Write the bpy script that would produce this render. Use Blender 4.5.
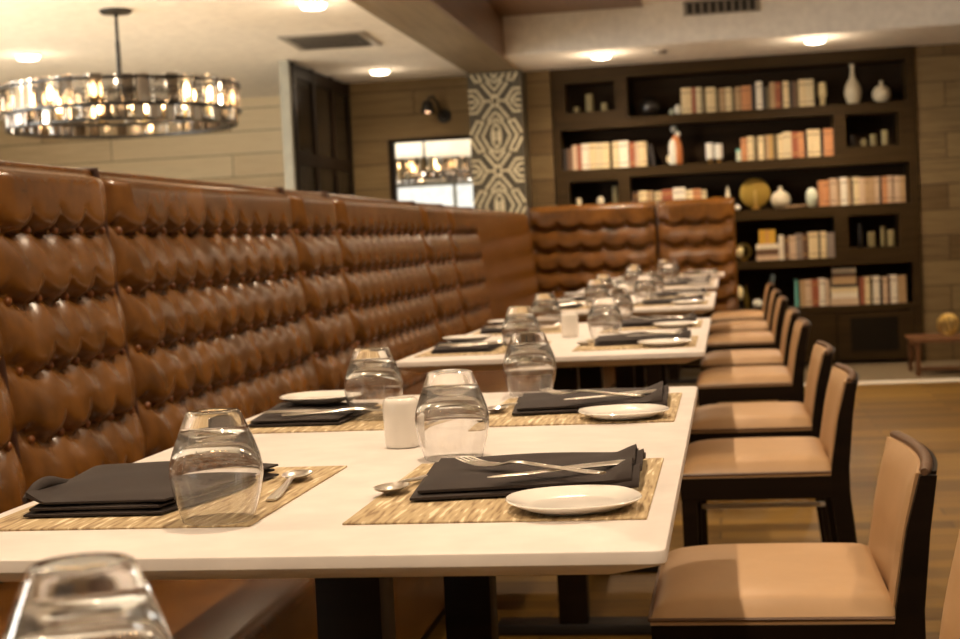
import bpy, bmesh, math, random
from mathutils import Vector, Matrix
random.seed(7)
for _o in list(bpy.data.objects): bpy.data.objects.remove(_o)
SC = bpy.context.scene
COL = SC.collection
PI = math.pi
sin, cos = math.sin, math.cos

# ------------------------------------------------------------------ camera
def make_camera():
    yaw, pit, rol = -0.1631, 0.0482, -0.0479
    r = Vector((cos(yaw), -sin(yaw), 0)); fw = Vector((sin(yaw), cos(yaw), 0)); u = Vector((0, 0, 1))
    fw2 = fw*cos(pit) - u*sin(pit); u2 = u*cos(pit) + fw*sin(pit)
    r3 = r*cos(rol) + u2*sin(rol); u3 = -r*sin(rol) + u2*cos(rol)
    cd = bpy.data.cameras.new('camera'); cam = bpy.data.objects.new('camera', cd); COL.objects.link(cam)
    M = Matrix((r3, u3, -fw2)).transposed().to_4x4(); M.translation = Vector((0.0639, -1.3251, 1.0325))
    cam.matrix_world = M
    cd.sensor_fit = 'HORIZONTAL'; cd.sensor_width = 36.0; cd.lens = 1525.4/960*36.0
    cd.clip_start = 0.02; cd.clip_end = 100
    cd.dof.use_dof = True; cd.dof.focus_distance = 1.75; cd.dof.aperture_fstop = 9.0
    SC.camera = cam
make_camera()

# ------------------------------------------------------------------ light
SC.view_settings.view_transform = 'Standard'
SC.view_settings.look = 'None'
SC.view_settings.exposure = 0.0
SC.view_settings.gamma = 1.0
SC.view_settings.use_curve_mapping = False
W = bpy.data.worlds.new('world'); SC.world = W; W.use_nodes = True
W.node_tree.nodes['Background'].inputs[0].default_value = (1.0, 0.96, 0.86, 1)
W.node_tree.nodes['Background'].inputs[1].default_value = 1.3

def spot(x, y, z, power, col, size=110, rad=0.03, blend=0.5, name='downlight_beam'):
    l = bpy.data.lights.new(name, 'SPOT'); l.energy = power; l.color = col
    l.spot_size = math.radians(size); l.spot_blend = blend; l.shadow_soft_size = rad
    o = bpy.data.objects.new(name, l); COL.objects.link(o); o.location = (x, y, z)
def point(x, y, z, power, col, rad=0.05):
    l = bpy.data.lights.new('lamp_glow', 'POINT'); l.energy = power; l.color = col; l.shadow_soft_size = rad
    o = bpy.data.objects.new('lamp_glow', l); COL.objects.link(o); o.location = (x, y, z)
def portal(loc, rot, sx, sy):
    l = bpy.data.lights.new('window_daylight', 'AREA'); l.shape = 'RECTANGLE'; l.size = sx; l.size_y = sy
    l.cycles.is_portal = True
    o = bpy.data.objects.new('window_daylight', l); COL.objects.link(o); o.location = loc; o.rotation_euler = rot
WARM = (1.0, 0.77, 0.54)
PITCH = 2.288
for k in range(-1, 5):                       # downlights above the middle of each table
    spot(-0.41, k*PITCH + 0.78, 2.60, 112, WARM, 125, 0.025)
for k in range(-1, 5):                       # downlights above the aisle
    spot(1.37, k*PITCH + 0.9, 2.60, 66, WARM, 130, 0.03)
for x, y in ((-2.42, 9.76), (-4.22, 7.75), (-2.06, 6.62), (-4.2, 4.0), (-2.3, 3.0), (-2.3, 0.5)):
    spot(x, y, 2.30, 150 if x < -4 else 34 if y > 9 else 60, WARM, 150, 0.05, 0.8); point(x, y, 2.20, 2.2, WARM)
for x, y in ((-0.78, 9.70), (0.718, 9.62)):
    spot(x, y, 2.30, 85, WARM, 160, 0.04, 0.8); point(x, y, 2.22, 5, WARM)
def daylight(loc, rot, sx, sy, power):
    l = bpy.data.lights.new('window_daylight', 'AREA'); l.shape = 'RECTANGLE'; l.size = sx; l.size_y = sy
    l.energy = power; l.color = (1.0, .96, .87)
    o = bpy.data.objects.new('window_daylight', l); COL.objects.link(o); o.location = loc; o.rotation_euler = rot
daylight((-6.85, 3.3, 1.3), (PI/2, 0, -PI/2), 5.0, 1.8, 470)
portal((-4.7, -4.55, 1.3), (PI/2, 0, 0), 3.0, 1.8)
portal((-6.65, 3.3, 1.3), (PI/2, 0, -PI/2), 5.0, 1.8)

# ------------------------------------------------------------------ materials
def nm(name):
    m = bpy.data.materials.new(name); m.use_nodes = True
    nt = m.node_tree; return m, nt, nt.nodes['Principled BSDF']
def setp(b, col=None, rough=None, metal=None, spec=None, coat=None, trans=None, ior=None, sheen=None):
    if col is not None: b.inputs['Base Color'].default_value = (*col, 1)
    if rough is not None: b.inputs['Roughness'].default_value = rough
    if metal is not None: b.inputs['Metallic'].default_value = metal
    if spec is not None: b.inputs['Specular IOR Level'].default_value = spec
    if coat is not None: b.inputs['Coat Weight'].default_value = coat
    if trans is not None: b.inputs['Transmission Weight'].default_value = trans
    if ior is not None: b.inputs['IOR'].default_value = ior
    if sheen is not None: b.inputs['Sheen Weight'].default_value = sheen
def coords(nt, scale, rot=(0, 0, 0), src='Object'):
    t = nt.nodes.new('ShaderNodeTexCoord'); mp = nt.nodes.new('ShaderNodeMapping')
    mp.inputs['Scale'].default_value = scale; mp.inputs['Rotation'].default_value = rot
    nt.links.new(t.outputs[src], mp.inputs[0]); return mp.outputs[0]
def noise(nt, vec, scale=1, detail=3, rough=.5):
    n = nt.nodes.new('ShaderNodeTexNoise'); n.inputs['Scale'].default_value = scale
    n.inputs['Detail'].default_value = detail; n.inputs['Roughness'].default_value = rough
    nt.links.new(vec, n.inputs['Vector']); return n.outputs['Fac']
def ramp(nt, fac, stops):
    r = nt.nodes.new('ShaderNodeValToRGB'); e = r.color_ramp.elements
    while len(e) < len(stops): e.new(0.5)
    for el, (p, c) in zip(e, stops): el.position = p; el.color = (*c, 1)
    nt.links.new(fac, r.inputs[0]); return r.outputs[0]
def bump(nt, b, h, strength=.2, dist=.002):
    n = nt.nodes.new('ShaderNodeBump'); n.inputs['Strength'].default_value = strength
    n.inputs['Distance'].default_value = dist
    nt.links.new(h, n.inputs['Height']); nt.links.new(n.outputs[0], b.inputs['Normal'])
def flat(name, col, rough=.5, **k):
    m, nt, b = nm(name); setp(b, col, rough, **k)
    f = noise(nt, coords(nt, (9, 9, 9)), 2, 2)
    nt.links.new(ramp(nt, f, [(.3, tuple(c*.93 for c in col)), (.7, tuple(min(1, c*1.05) for c in col))]), b.inputs['Base Color'])
    return m
def leather(name, c0, c1, rough, grain=260, bs=.12):
    m, nt, b = nm(name); setp(b, c0, rough, spec=.5)
    v = coords(nt, (1, 1, 1))
    f = noise(nt, v, 7, 5, .6)
    nt.links.new(ramp(nt, f, [(.3, c0), (.72, c1)]), b.inputs['Base Color'])
    g = noise(nt, v, grain, 2); bump(nt, b, g, bs, .001); return m
def planks(name, cols, vec_scale, rot, bw, rh, rough, mortar=(.02, .012, .006), msize=.0035, grain=(3, 60, 60), bumpy=.3):
    m, nt, b = nm(name); setp(b, cols[0], rough, spec=.22)
    v = coords(nt, vec_scale, rot)
    br = nt.nodes.new('ShaderNodeTexBrick'); br.inputs['Scale'].default_value = 1
    br.inputs['Brick Width'].default_value = bw; br.inputs['Row Height'].default_value = rh
    br.inputs['Mortar Size'].default_value = msize; br.inputs['Mortar Smooth'].default_value = .3
    br.inputs['Color1'].default_value = (0, 0, 0, 1); br.inputs['Color2'].default_value = (1, 1, 1, 1)
    br.inputs['Mortar'].default_value = (.5, .5, .5, 1); br.offset = .37
    nt.links.new(v, br.inputs['Vector'])
    mp = nt.nodes.new('ShaderNodeMapping'); mp.inputs['Scale'].default_value = grain
    nt.links.new(v, mp.inputs[0]); g = noise(nt, mp.outputs[0], 1, 6, .65)
    mx = nt.nodes.new('ShaderNodeMix'); mx.data_type = 'FLOAT'; mx.inputs[0].default_value = .55
    nt.links.new(br.outputs['Color'], mx.inputs[2]); nt.links.new(g, mx.inputs[3])
    n = len(cols) - 1
    c = ramp(nt, mx.outputs[0], [(.18 + .6*i/n, q) for i, q in enumerate(cols)])
    mm = nt.nodes.new('ShaderNodeMix'); mm.data_type = 'RGBA'
    nt.links.new(br.outputs['Fac'], mm.inputs[0]); nt.links.new(c, mm.inputs[6]); mm.inputs[7].default_value = (*mortar, 1)
    nt.links.new(mm.outputs[2], b.inputs['Base Color']); bump(nt, b, g, bumpy, .002); return m
def wood(name, c0, c1, rough, stretch=(2, 30, 30), spec=.4):
    m, nt, b = nm(name); setp(b, c0, rough, spec=spec)
    g = noise(nt, coords(nt, stretch), 1, 5, .6)
    nt.links.new(ramp(nt, g, [(.3, c0), (.7, c1)]), b.inputs['Base Color']); return m
def emit(name, col, s):
    m, nt, b = nm(name); setp(b, (.9, .85, .8), .4)
    b.inputs['Emission Color'].default_value = (*col, 1); b.inputs['Emission Strength'].default_value = s; return m
def glassmat(name, col=(1, 1, 1), ior=1.48, rough=0.0):
    m, nt, b = nm(name); setp(b, col, rough, trans=1.0, ior=ior)
    tr = nt.nodes.new('ShaderNodeBsdfTransparent'); mx = nt.nodes.new('ShaderNodeMixShader')
    mx.inputs[0].default_value = .06
    nt.links.new(b.outputs[0], mx.inputs[1]); nt.links.new(tr.outputs[0], mx.inputs[2])
    nt.links.new(mx.outputs[0], nt.nodes['Material Output'].inputs[0]); return m
M = {}
M['leather'] = leather('brown_leather', (.070, .026, .0034), (.190, .073, .0095), .27)
M['piping'] = leather('dark_leather_piping', (.035, .012, .006), (.06, .022, .010), .35)
M['button'] = leather('leather_button', (.15, .045, .010), (.22, .08, .02), .3)
M['tan'] = leather('tan_seat_leather', (.43, .26, .125), (.50, .31, .155), .42, 400, .06)
M['tanpipe'] = leather('brown_welt', (.10, .05, .024), (.15, .078, .038), .35)
M['espresso'] = wood('espresso_wood', (.007, .0038, .0020), (.014, .0075, .0040), .45, spec=.12)
M['iron'] = flat('black_metal', (.010, .008, .007), .4)
M['white_top'] = flat('white_table_laminate', (.70, .63, .575), .45)
M['ceiling'] = flat('ceiling_paint', (.86, .82, .74), .9)
M['bookwood'] = wood('dark_bookcase_wood', (.024, .0135, .0045), (.048, .028, .0095), .55, (2, 2, 40), spec=.1)
M['bookback'] = wood('bookcase_back', (.016, .009, .004), (.028, .016, .007), .7, spec=.1)
M['wallwood'] = planks('weathered_plank_wall', [(.075, .045, .017), (.15, .098, .042), (.22, .155, .072), (.11, .072, .032)], (1, 1, 1), (PI/2, 0, 0), 1.7, .19, .6)
M['wallpale'] = planks('pale_plank_wall', [(.40, .30, .18), (.58, .46, .29), (.68, .57, .38), (.50, .39, .24)], (1, 1, 1), (PI/2, 0, 0), 1.7, .19, .6)
M['wallwood_side'] = planks('weathered_plank_wall_side', [(.10, .055, .022), (.21, .135, .065), (.30, .21, .115)], (1, 1, 1), (PI/2, 0, PI/2), 1.7, .19, .6)
M['floor'] = planks('honey_plank_floor', [(.075, .036, .0045), (.165, .086, .0125), (.255, .142, .024)], (1, 1, 1), (0, 0, 0), 1.25, .125, .5, (.05, .022, .007), .003, (2.5, 40, 40), .15)
M['carpet'] = flat('taupe_carpet', (.16, .115, .06), .95)
M['bouncefloor'] = flat('pale_bounce_floor', (.62, .56, .46), .95)  # kept pale so the added lounge floor layer bounces more light
M['strip'] = flat('pale_floor_strip', (.72, .66, .56), .5)
M['paint'] = flat('warm_wall_paint', (.55, .46, .34), .8)
M['beam'] = wood('beam_wood', (.15, .105, .055), (.23, .165, .09), .5, (40, 2, 40))
M['beamside'] = wood('beam_side_wood', (.12, .055, .018), (.19, .090, .032), .35, (40, 2, 40))
M['fretdark'] = flat('column_dark', (.055, .043, .022), .5)
M['fretgold'] = flat('pale_gold_fret', (.62, .54, .36), .45)
M['napkin'] = leather('charcoal_napkin_cloth', (.019, .011, .008), (.030, .019, .014), .9, 700, .3)
M['porcelain'] = flat('white_porcelain', (.82, .77, .70), .15, coat=.5)
M['steel'] = flat('cutlery_steel', (.80, .74, .66), .28, metal=1.0)
M['brass'] = flat('brass', (.60, .40, .12), .3, metal=1.0)
M['gold'] = flat('gold_leaf', (.42, .27, .05), .4, metal=.7)
M['glass'] = glassmat('clear_glass')
M['crystal'] = glassmat('crystal', (.96, .95, .94), 1.55, .02)
M['facet'] = flat('mirrored_facet', (.85, .83, .80), .06, metal=1.0)
M['smoke'] = glassmat('smoked_crystal', (.26, .21, .17), 1.55, .03)
M['mirror'] = flat('mirror_silver', (.92, .92, .90), .01, metal=1.0)
M['lamp'] = emit('lamp_lens', (1, .80, .55), 14)
M['bulb'] = emit('warm_bulb', (1, .62, .28), 30)
M['candleglow'] = flat('ivory_candle_wax', (.85, .70, .38), .5)
M['cabglass'] = flat('dark_cabinet_glass', (.012, .009, .006), .2, spec=.15)
M['grey'] = flat('grey_post_paint', (.33, .32, .26), .5)
M['vent'] = flat('vent_metal', (.30, .27, .22), .5)
M['ventdark'] = flat('vent_slot', (.03, .025, .02), .7)
BC = dict(cream=(.66, .52, .29), ivory=(.60, .50, .30), white=(.74, .66, .52), tan=(.42, .27, .13), red=(.30, .085, .035), orange=(.50, .22, .085),
          pink=(.56, .40, .26), brown=(.13, .065, .03), olive=(.14, .10, .04), dark=(.02, .013, .009), grey=(.24, .19, .15), gold=(.50, .30, .08),
          yellow=(.55, .32, .03), blue=(.30, .42, .47), teal=(.14, .42, .36))
for k, c in BC.items(): M['b_' + k] = flat('book_' + k, c, .6)
M['pages'] = flat('page_paper', (.62, .52, .36), .8)
M['ceramic'] = flat('ivory_ceramic', (.62, .54, .38), .4)
M['darkceramic'] = flat('dark_ceramic', (.012, .009, .007), .25)
M['dimceramic'] = flat('olive_ceramic', (.22, .18, .08), .5)
M['palegreen'] = flat('pale_celadon', (.58, .62, .48), .4)
M['orangeglaze'] = flat('orange_glaze', (.62, .22, .07), .3)
M['wax'] = flat('white_wax', (.75, .72, .62), .5)
M['tablewood'] = wood('walnut_bench_wood', (.10, .040, .014), (.17, .075, .028), .4)
def mat_placemat():
    m, nt, b = nm('woven_placemat'); setp(b, (.4, .27, .12), .75)
    v = coords(nt, (170, 17, 1)); f = noise(nt, v, 1, 1.5, .5)
    nt.links.new(ramp(nt, f, [(.36, (.25, .16, .075)), (.44, (.40, .29, .15)), (.60, (.48, .36, .20)), (.66, (.72, .60, .40))]), b.inputs['Base Color'])
    bump(nt, b, f, .5, .002); return m
M['mat'] = mat_placemat()

# ------------------------------------------------------------------ mesh helpers
class MB:
    def __init__(s): s.bm = bmesh.new()
    def box(s, x0, x1, y0, y1, z0, z1, r=0, seg=2):
        t = bmesh.new() if r else s.bm
        vs = [t.verts.new((x, y, z)) for x in (x0, x1) for y in (y0, y1) for z in (z0, z1)]
        for f in ((0, 1, 3, 2), (4, 6, 7, 5), (0, 4, 5, 1), (2, 3, 7, 6), (0, 2, 6, 4), (1, 5, 7, 3)): t.faces.new([vs[i] for i in f])
        if r:
            bmesh.ops.bevel(t, geom=t.edges[:], offset=r, segments=seg, profile=.5, affect='EDGES')
            s.merge(t)
        return s
    def merge(s, t, M4=None):
        mp = {}
        for v in t.verts: mp[v] = s.bm.verts.new(M4 @ v.co if M4 else v.co)
        for f in t.faces:
            try: s.bm.faces.new([mp[v] for v in f.verts])
            except ValueError: pass
        t.free()
    def rings(s, rs, close=True, caps=True):
        R = [[s.bm.verts.new(p) for p in r] for r in rs]; n = len(R[0])
        for a, b in zip(R, R[1:]):
            for i in range(n if close else n - 1):
                j = (i + 1) % n; s.bm.faces.new((a[i], a[j], b[j], b[i]))
        if caps: s.bm.faces.new(R[0][::-1]); s.bm.faces.new(R[-1])
        return s
    def lathe(s, prof, c=(0, 0, 0), seg=32, closed=False):
        rs = [[(c[0] + max(r, 1e-4)*cos(2*PI*i/seg), c[1] + max(r, 1e-4)*sin(2*PI*i/seg), c[2] + z) for i in range(seg)] for r, z in prof]
        if closed: rs.append(rs[0]); s.rings(rs[:-1], caps=False); a = rs
        else: s.rings(rs)
        return s
    def tube(s, pts, r, n=8):
        P = [Vector(p) for p in pts]; rs = []
        rr = r if isinstance(r, (list, tuple)) else [r]*len(P)
        for i, p in enumerate(P):
            d = (P[min(i + 1, len(P) - 1)] - P[max(i - 1, 0)]).normalized()
            a = d.cross(Vector((0, 0, 1)))
            if a.length < .1: a = d.cross(Vector((1, 0, 0)))
            a.normalize(); b = d.cross(a)
            rs.append([p + (a*cos(2*PI*k/n) + b*sin(2*PI*k/n))*rr[i] for k in range(n)])
        return s.rings(rs)
    def prism(s, poly, z0, z1): return s.rings([[(x, y, z0) for x, y in poly], [(x, y, z1) for x, y in poly]])
    def sphere(s, c, rx, ry=None, rz=None, u=16, v=10):
        ry = ry or rx; rz = rz or rx
        rs = [[(c[0] + rx*max(sin(PI*j/v), 1e-3)*cos(2*PI*i/u), c[1] + ry*max(sin(PI*j/v), 1e-3)*sin(2*PI*i/u), c[2] - rz*cos(PI*j/v)) for i in range(u)] for j in range(v + 1)]
        return s.rings(rs)
    def grid(s, f, nu, nv):
        V = [[s.bm.verts.new(f(i/nu, j/nv)) for j in range(nv + 1)] for i in range(nu + 1)]
        for i in range(nu):
            for j in range(nv): s.bm.faces.new((V[i][j], V[i+1][j], V[i+1][j+1], V[i][j+1]))
        return s
    def mesh(s, name, m, ang=40):
        bmesh.ops.recalc_face_normals(s.bm, faces=s.bm.faces[:])
        me = bpy.data.meshes.new(name); s.bm.to_mesh(me); s.bm.free()
        me.materials.append(M[m] if isinstance(m, str) else m)
        me.polygons.foreach_set('use_smooth', [True]*len(me.polygons)); me.set_sharp_from_angle(angle=math.radians(ang))
        return me
    def build(s, name, m, parent=None, ang=40, label=None):
        return put(name, s.mesh(name, m, ang), parent, label)
def put(name, me, parent=None, label=None, loc=None, rot=None):
    o = bpy.data.objects.new(name, me); COL.objects.link(o)
    if parent: o.parent = parent
    if label: o['label'] = label
    if loc: o.location = loc
    if rot: o.rotation_euler = rot
    return o
def tag(o, label, cat, group=None):
    o['label'] = label; o['category'] = cat
    if group: o['group'] = group
    return o
def thing(name, label, cat, loc=(0, 0, 0), rz=0, group=None, me=None):
    o = bpy.data.objects.new(name, me); COL.objects.link(o); o.location = loc; o.rotation_euler = (0, 0, rz)
    return tag(o, label, cat, group)
def struct(name, mb, m, parent=None):
    o = mb.build(name, m, parent)
    if not parent: o['kind'] = 'structure'
    return o

# ------------------------------------------------------------------ setting
YB = 10.51
struct('floor', MB().box(-6.6, 4.5, -4.5, 8.95, -.05, 0), 'floor')
o = struct('floor', MB().box(-6.6, 4.5, 9.13, 11.2, -.05, 0.003), 'carpet'); o.name = 'floor_carpet'
o = struct('floor', MB().box(-6.59, -1.62, -4.49, 8.94, 0.0, .006), 'bouncefloor'); o.name = 'floor_lounge_bounce'  # unseen pale layer over the floor, added to bounce light into the lounge
struct('trim_1', MB().box(-6.6, 4.5, 8.95, 9.13, -.05, 0.004), 'strip')
struct('ceiling', MB().box(-6.6, -1.83, -4.5, 11.2, 2.364, 2.45), 'ceiling')
o = struct('ceiling', MB().box(-1.45, 4.5, -4.5, 9.4, 2.65, 2.75), 'ceiling')
struct('soffit', MB().box(-1.45, 4.5, 9.4, 11.2, 2.364, 2.75), 'ceiling')
b = MB()
b.box(-2.95, -1.245, YB, 11.0, 0, 2.364); b.box(1.49, 4.5, YB, 11.0, 0, 2.364); b.box(-1.245, 1.49, 10.90, 11.0, 0, 2.364)
struct('wall_back', b, 'wallwood')
struct('wall_lounge', MB().box(-6.6, -2.95, 11.1, 11.25, 0, 2.364), 'wallpale')
# left wall with a long window
b = MB(); b.box(-6.75, -6.6, -4.5, .8, 0, 2.45).box(-6.75, -6.6, 5.8, 11.25, 0, 2.45).box(-6.75, -6.6, .8, 5.8, 0, .4).box(-6.75, -6.6, .8, 5.8, 2.2, 2.45)
struct('wall_left', b, 'paint')
b = MB(); b.box(-6.75, -6.2, -4.65, -4.5, 0, 2.75).box(-3.2, 4.65, -4.65, -4.5, 0, 2.75)
b.box(-6.2, -3.2, -4.65, -4.5, 0, .4).box(-6.2, -3.2, -4.65, -4.5, 2.2, 2.75)
struct('wall_front', b, 'paint')
struct('wall_right', MB().box(4.5, 4.65, -4.5, 11.2, 0, 2.75), 'paint')
for n, (x0, x1) in enumerate(((-6.2, -3.2),)):
    b = MB(); xm = (x0 + x1)/2
    for a in (x0, xm - .03, x1 - .06): b.box(a, a + .06, -4.6, -4.54, .4, 2.2)
    for z in (.4, 2.14): b.box(x0, x1, -4.6, -4.54, z, z + .06)
    struct('window_%d' % (n + 1), b, 'grey')
b = MB()
for a in (.8, 2.4, 4.1, 5.74): b.box(-6.7, -6.64, a, a + .06, .4, 2.2)
for z in (.4, 2.14): b.box(-6.7, -6.64, .8, 5.8, z, z + .06)
struct('window_2', b, 'grey')
# beam over the banquette and the column it lands on
bm_ = struct('beam', MB().box(-1.83, -1.45, -4.5, 10.5, 2.34, 2.75), 'beam')
put('beam_face', MB().box(-1.452, -1.435, -4.5, 9.4, 2.342, 2.66).mesh('beam_face', 'beamside'), bm_)
put('soffit_board', MB().box(-1.43, -.45, 5.2, 9.38, 2.63, 2.652).mesh('soffit_board', 'beamside'), bm_)
col = struct('column', MB().box(-1.84, -1.43, 10.2, YB, 0, 2.345), 'fretdark')
def fretwork():
    b = MB(); P = .53; HW = .195; w = .0085
    def seg(p, q):
        (u0, v0), (u1, v1) = p, q
        L = math.hypot((u1 - u0)*HW, (v1 - v0)*P)
        if L < 1e-5: return
        dx, dz = (u1 - u0)*HW/L, (v1 - v0)*P/L; nx, nz = -dz*w, dx*w
        a = (u0*HW - dx*w*.6, v0*P - dz*w*.6); c = (u1*HW + dx*w*.6, v1*P + dz*w*.6)
        b.rings([[(a[0] + nx, y, a[1] + nz), (c[0] + nx, y, c[1] + nz), (c[0] - nx, y, c[1] - nz), (a[0] - nx, y, a[1] - nz)] for y in (-.004, .004)])
    def pl(*pts):
        for s in (-1, 1):
            for p, q in zip(pts, pts[1:]): seg((s*p[0], p[1]), (s*q[0], q[1]))
    for k in range(-1, 4):
        o = k
        f = lambda *p: pl(*[(u, v + o) for u, v in p])
        # eye with chevrons
        f((0, .18), (.14, .10), (.17, 0), (.14, -.10), (0, -.18)); f((.07, .06), (.07, -.06))
        f((.30, .17), (.55, 0), (.30, -.17)); f((.50, .20), (.82, 0), (.50, -.20)); f((.74, .22), (1, .04)); f((.74, -.22), (1, -.04))
        f((0, .24), (.30, .17)); f((0, -.24), (.30, -.17)); f((.50, .20), (.74, .22)); f((.50, -.20), (.74, -.22))
        # star
        c = .5
        f((.16, c), (0, c + .09)); f((.16, c), (0, c - .09))
        f((.16, c), (.42, c)); f((.42, c), (.72, c + .16), (1, c + .16)); f((.42, c), (.72, c - .16), (1, c - .16))
        f((.62, c), (.85, c + .09), (1, c + .09)); f((.62, c), (.85, c - .09), (1, c - .09)); f((.80, c), (1, c))
        f((.12, c + .07), (.50, c + .25)); f((.12, c - .07), (.50, c - .25)); f((.0, c + .15), (.30, c + .28)); f((0, c - .15), (.30, c - .28))
    bmesh.ops.bisect_plane(b.bm, geom=b.bm.verts[:] + b.bm.edges[:] + b.bm.faces[:], plane_co=(0, 0, 1.0), plane_no=(0, 0, 1), clear_outer=True)
    return b
fo = put('fretwork_panel', fretwork().mesh('fretwork_panel', 'fretgold'), col); fo.location = (-1.638, 10.197, 1.33)

# ------------------------------------------------------------------ tufted banquettes
ROWS = [1.24, 1.128, .985, .845, .707, .57, .45]
def backfun(L, rows, pitch, zb, lean, plain=False, marg=.05):
    n = max(1, round((L - 2*marg)/pitch)); p = (L - 2*marg)/n
    ztop = rows[0]
    def h(u, z):
        e = min(u, L - u)
        edge = min(1, e/.035); edge = math.sqrt(max(0, 1 - (1 - edge)**2))
        top = min(1, max(0, (ztop + .012 - z)/.04)); top = math.sqrt(max(0, 1 - (1 - top)**2))
        if plain: return .03*edge*top
        q = (u - marg)/p
        ins = 0 <= q <= n
        fr = q - math.floor(q); w = abs(fr - .5)*2 if ins else 1.0      # 1 at button columns
        fade = min(1, max(0, (e - .015)/.03))
        sag = .026*(1 - w*w)*fade
        hh = 0
        for i in range(len(rows) - 1):
            hi, lo = rows[i], rows[i+1]
            zl = lo - (sag if i < len(rows) - 2 else 0); zh = hi - (sag if i > 0 else 0)
            if zl <= z <= zh:
                t = (z - zl)/(zh - zl)
                if i == 0:
                    bulge = math.sqrt(1 - (1 - t/.22)**2) if t < .22 else 1
                    pin = w**5*.35*max(0, 1 - t/.38)*fade
                else:
                    bulge = math.sqrt(1 - (1 - t/.20)**2) if t < .20 else (1 - ((t - .20)/.80)**2.6)**.75
                    pin = (w**5*.42*max(0, (t - .30)/.70)**1.2 + w**6*.35*max(0, 1 - t/.35))*fade
                hh = .046*bulge*(1 - pin)
                break
        return (hh*(.55 + .45*min(1, e/.09)) + .012)*edge*top
    return h, n, p
def lean_x(z): return (z - .45)*.11            # how far the back leans away, per height
def back_mesh(L, rows, plain=False, pitch=.14, step=.0115):
    h, n, p = backfun(L, rows, pitch, .45, .1, plain)
    zt = rows[0] + .012; z0 = rows[-1] - .02
    nu = max(8, int(L/step)); nv = int((zt - z0)/step)
    b = MB()
    def f(a, c):
        u = a*L; z = z0 + c*(zt - z0)
        return (h(u, z) - lean_x(z), u, z)
    b.grid(f, nu, nv)
    T = .15
    b.rings([[(-lean_x(z0), 0, z0), (-lean_x(z0), L, z0), (-lean_x(z0) - .05, L, z0), (-lean_x(z0) - .05, 0, z0)],
             [(-lean_x(zt), 0, zt), (-lean_x(zt), L, zt), (-lean_x(zt) - .10, L, zt), (-lean_x(zt) - .10, 0, zt)]])
    return b, n, p, h
def banquette(name, label, origin, rz, L, rows, seat=True, plain=False, flip=False, pitch=.14):
    t = thing(name, label, 'banquette', origin, rz, 'tufted leather banquette sections')
    b, n, p, h = back_mesh(L, rows, plain, pitch)
    b.build('backrest', 'leather', t, 60)
    if not plain:
        bme = MB().sphere((0, 0, 0), .0085, .0095, .0095, 10, 6).mesh('button', 'button')
        for i in range(1, len(rows) - 2):
            for k in range(n + 1):
                u = .05 + k*p; z = rows[i]
                if h(u, z) > .2: continue
                put('button', bme, t, None, (h(u, z - .018) - lean_x(z - .018) + .004, u, z - .018))
    z0, z1 = rows[-1] - .02, rows[0] + .014
    b = MB(); b.tube([(.012 - lean_x(z0 + (z1 - z0)*i/12), .009, z0 + (z1 - z0)*i/12) for i in range(13)] + [(-lean_x(z1) - .06, .009, z1 + .002)], .0085, 8)
    b.build('piping', 'piping', t)
    b = MB(); b.tube([(-lean_x(z1) - .004, 0, z1 - .006), (-lean_x(z1) - .004, L, z1 - .006)], .009, 8); b.build('top_roll', 'leather', t)
    if seat:
        b = MB(); b.box(.02, .64, .004, L - .004, .30, .455, .03, 3); b.build('seat', 'leather', t)
        b = MB(); b.box(.03, .60, .002, L - .002, .07, .30); b.build('base', 'leather', t)
        b = MB(); b.box(.05, .56, .01, L - .01, 0, .07); b.build('plinth', 'espresso', t)
    return t
SEAMS = [-1.30, -.10, 1.47, 2.09, 3.62, 4.20, 5.79, 6.50, 7.45, 9.86]
LBL = ['tufted brown leather banquette section nearest the camera, left of the foreground glass',
       'wide tufted brown leather banquette section at the left edge, beside the front napkin',
       'narrow tufted brown leather banquette section with three button columns, left edge beside the nearest table',
       'wide tufted brown leather banquette section behind the nearest table, first full panel',
       'narrow tufted brown leather banquette section between the two widest panels',
       'wide tufted brown leather banquette section beside the second table',
       'narrow tufted brown leather banquette section between the second and third tables',
       'small tufted brown leather banquette section last before the plain corner',
       'plain smooth brown leather banquette section running into the far corner']
XS = -1.325
for i, (a, c) in enumerate(zip(SEAMS, SEAMS[1:])):
    if i == 0: continue
    banquette('banquette_section', LBL[i], (XS, a, 0), 0, c - a, ROWS, plain=(i == 8))
RE = [1.285, 1.147, .992, .838, .70, .57, .45]
banquette('banquette_section', 'wide brown leather banquette back across the far end, below the patterned column', (-1.40, 9.92, 0), -PI/2, .95, RE, seat=False, pitch=.16)
banquette('banquette_section', 'short button-tufted brown leather banquette end panel in front of the bookcase', (-.443, 9.92, 0), -PI/2, .565, RE, seat=False, pitch=.155)

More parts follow.
